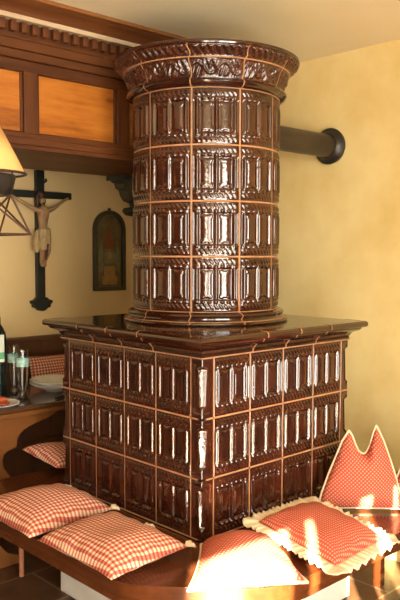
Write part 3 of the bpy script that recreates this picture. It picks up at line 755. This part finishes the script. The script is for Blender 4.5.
b = MB(); b.tube([F(-.026, .664, -.035), F(-.026, .652, -.036)], [.009, .004], 8); sub(b, 'beard', 'hair', fig, cr)
b = MB(); b.tube([F(-.006, .425, -.045), F(-.010, .36, -.036), F(-.010, .33, -.022)], [.006, .007, .004], 8); sub(b, 'painted_wound', 'blood', fig, cr)

# ------------------------------------------------------------------ arched picture
px0, px1, pz0, pz1 = .958, 1.206, H + .128, H + .645
ap_ = thing('arched_picture', ((px0 + px1) / 2, YA, pz0), 'round-topped devotional picture in dark olive frame on the alcove wall', 'picture')
pc = (px0 + px1) / 2
def arch(hw, z0, ztop, n=20):
    zr = ztop - hw; return [(pc - hw, z0), (pc + hw, z0)] + [(pc + hw * math.cos(a), zr + hw * math.sin(a)) for a in np.linspace(0, PI, n)]
hw = (px1 - px0) / 2
oa, ia = arch(hw, pz0, pz1), arch(hw - .026, pz0 + .026, pz1 - .026)
b = MB(); n = len(oa); yf, yk = YA - .035, YA - .001
v = [(x, yf, z) for x, z in oa] + [(x, yf, z) for x, z in ia] + [(x, yk, z) for x, z in oa] + [(x, yk, z) for x, z in ia]
f = []
for i in range(n):
    j = (i + 1) % n; f += [(i, j, n + j, n + i), (2 * n + i, 3 * n + i, 3 * n + j, 2 * n + j), (i, 2 * n + i, 2 * n + j, j), (n + i, n + j, 3 * n + j, 3 * n + i)]
b.add(v, f); b.build('frame', 'pic_frame', ap_, bevel=.005)
b = MB(); b.prism(ia, YA - .014, YA - .002, 'y'); b.build('painted_ground', 'pic_ground', ap_, smooth=False)
def blob(name, pts, mat, d=.006):
    b = MB(); b.prism([(pc + x, H + z) for x, z in pts], YA - .014 - d, YA - .0135, 'y'); b.build(name, mat, ap_, bevel=.003)
blob('red_figure', [(-.030, .40), (.030, .40), (.034, .45), (.018, .50), (.010, .545), (-.010, .545), (-.018, .50), (-.034, .45)], 'pic_red')
blob('painted_robe', [(-.055, .30), (.055, .30), (.045, .37), (.03, .395), (-.03, .395), (-.045, .37)], 'pic_grey')
blob('painted_face', [(-.016, .335), (.016, .335), (.018, .36), (.010, .378), (-.010, .378), (-.018, .36)], 'pic_gold', .008)
blob('gold_base', [(-.06, .165), (.06, .165), (.06, .215), (.042, .225), (.042, .285), (-.042, .285), (-.042, .225), (-.06, .215)], 'pic_gold')
for s in (-1, 1):
    blob('side_branch', [(s * .045, .26), (s * .085, .24), (s * .09, .36), (s * .07, .42), (s * .055, .46), (s * .052, .36)][::s], 'pic_grey', .004)
b = MB(); b.sphere((pc, YA - .02, pz1 + .006), .011, 10); b.build('top_knob', 'pic_frame', ap_)

# ------------------------------------------------------------------ pendant lamp
lc = (-.553, .5); zl = H + .645
lamp = thing('pendant_lamp', (*lc, H + .433), 'hanging lamp with cream cone shade above an open brown wire frame', 'lamp')
b = MB(); th = np.linspace(0, 2 * PI, 48, endpoint=False)
b.lathe([(.046, zl + .165), (.132, zl)], lc, 48, cap=False); o = b.build('lamp_shade', ['shade', 'shade_in'], lamp, fix=False); sdm = o.modifiers.new('solid', 'SOLIDIFY'); sdm.thickness = .003; sdm.offset = -1; sdm.material_offset = 1
shade = o
b = MB()
b.tube([(lc[0] + .133 * math.cos(t), lc[1] + .133 * math.sin(t), zl) for t in th], .0045, 8, closed=True)
b.tube([(lc[0] + .047 * math.cos(t), lc[1] + .047 * math.sin(t), zl + .165) for t in th], .004, 8, closed=True)
for k in range(6):
    a = math.radians(-43 + 60 * k); b.tube([(lc[0] + .047 * math.cos(a), lc[1] + .047 * math.sin(a), zl + .165), (lc[0] + .133 * math.cos(a), lc[1] + .133 * math.sin(a), zl)], .0035, 8)
sub(b, 'shade_braid', 'brown_trim', shade, lamp)
b = MB(); b.lathe([(.080, zl - .075), (.085, zl - .07), (.098, zl - .015), (.098, zl - .005), (.09, zl - .004)], lc, 40); b.build('lamp_gallery', 'iron_dark', lamp)
b = MB(); zb0, zb1, r0, r1 = H + .436, zl - .072, .150, .082
cs = [math.radians(-43 + 90 * k) for k in range(4)]
bot = [V3(lc[0] + r0 * math.cos(a), lc[1] + r0 * math.sin(a), zb0) for a in cs]; tp = [V3(lc[0] + r1 * math.cos(a), lc[1] + r1 * math.sin(a), zb1) for a in cs]
for i in range(4):
    j = (i + 1) % 4
    for p, q_ in ((bot[i], bot[j]), (tp[i], tp[j]), (bot[i], tp[i]), (bot[i], tp[j]), (bot[j], tp[i])): b.tube([p, q_], .0036, 8)
b.build('wire_frame', 'brown_trim', lamp)
b = MB(); b.tube([(*lc, zl + .15), (*lc, ZC - .002)], .004, 8); b.lathe([(.045, ZC - .03), (.05, ZC - .02), (.05, ZC - .001)], lc, 24); b.build('cord', 'brown_trim', lamp)
b = MB()
for k in range(3):
    a = 2 * PI * k / 3; b.tube([(*lc, zl + .15), (lc[0] + .047 * math.cos(a), lc[1] + .047 * math.sin(a), zl + .165)], .003, 6)
b.tube([(*lc, zl - .01), (*lc, zl + .155)], .012, 10); b.build('lamp_stem', 'brown_trim', lamp)

# ------------------------------------------------------------------ light
wd = bpy.data.worlds.new('sky'); SC.world = wd; wd.use_nodes = True
bg = wd.node_tree.nodes['Background']
bg.inputs[0].default_value = (1.0, .94, .83, 1); bg.inputs[1].default_value = 19.0
az, el = math.radians(44), math.atan(.40)
d = Vector((math.cos(az) * math.cos(el), math.sin(az) * math.cos(el), -math.sin(el)))
sl = bpy.data.lights.new('sun', 'SUN'); sl.energy = 85; sl.angle = math.radians(.3); sl.color = (1, .82, .56)
so = bpy.data.objects.new('sun', sl); COL.objects.link(so); so.rotation_euler = d.to_track_quat('-Z', 'Y').to_euler(); so.location = (-4, -5, 4)
for w in (W1, W2, W3):
    al = bpy.data.lights.new('window_portal', 'AREA'); al.shape = 'RECTANGLE'; al.size = w[1] - w[0]; al.size_y = HEAD - SILL; al.cycles.is_portal = True
    ao = bpy.data.objects.new('window_portal', al); COL.objects.link(ao); ao.location = ((w[0] + w[1]) / 2, YC - .15, (SILL + HEAD) / 2); ao.rotation_euler = (math.radians(90), 0, 0)

# ------------------------------------------------------------------ camera
f_, pi_, ro_, ya_ = 737.41, .0637060, .0020877, .7568759
fw = Vector((math.sin(ya_) * math.cos(pi_), math.cos(ya_) * math.cos(pi_), -math.sin(pi_)))
r_ = Vector((math.cos(ya_), -math.sin(ya_), 0)); u_ = r_.cross(fw)
r2 = r_ * math.cos(ro_) + u_ * math.sin(ro_); u2 = -r_ * math.sin(ro_) + u_ * math.cos(ro_)
cd = bpy.data.cameras.new('camera'); co = bpy.data.objects.new('camera', cd); COL.objects.link(co)
mt = Matrix((r2, u2, -fw)).transposed().to_4x4(); mt.translation = Vector((-1.77806, -1.87109, .37282 + H)); co.matrix_world = mt
cd.sensor_fit = 'VERTICAL'; cd.sensor_height = 36; cd.sensor_width = 24; cd.lens = f_ / 600 * 36; cd.clip_start = .05
SC.camera = co
vs = SC.view_settings; vs.view_transform = 'Standard'; vs.look = 'None'; vs.gamma = 1; vs.use_curve_mapping = False; vs.exposure = 0.1
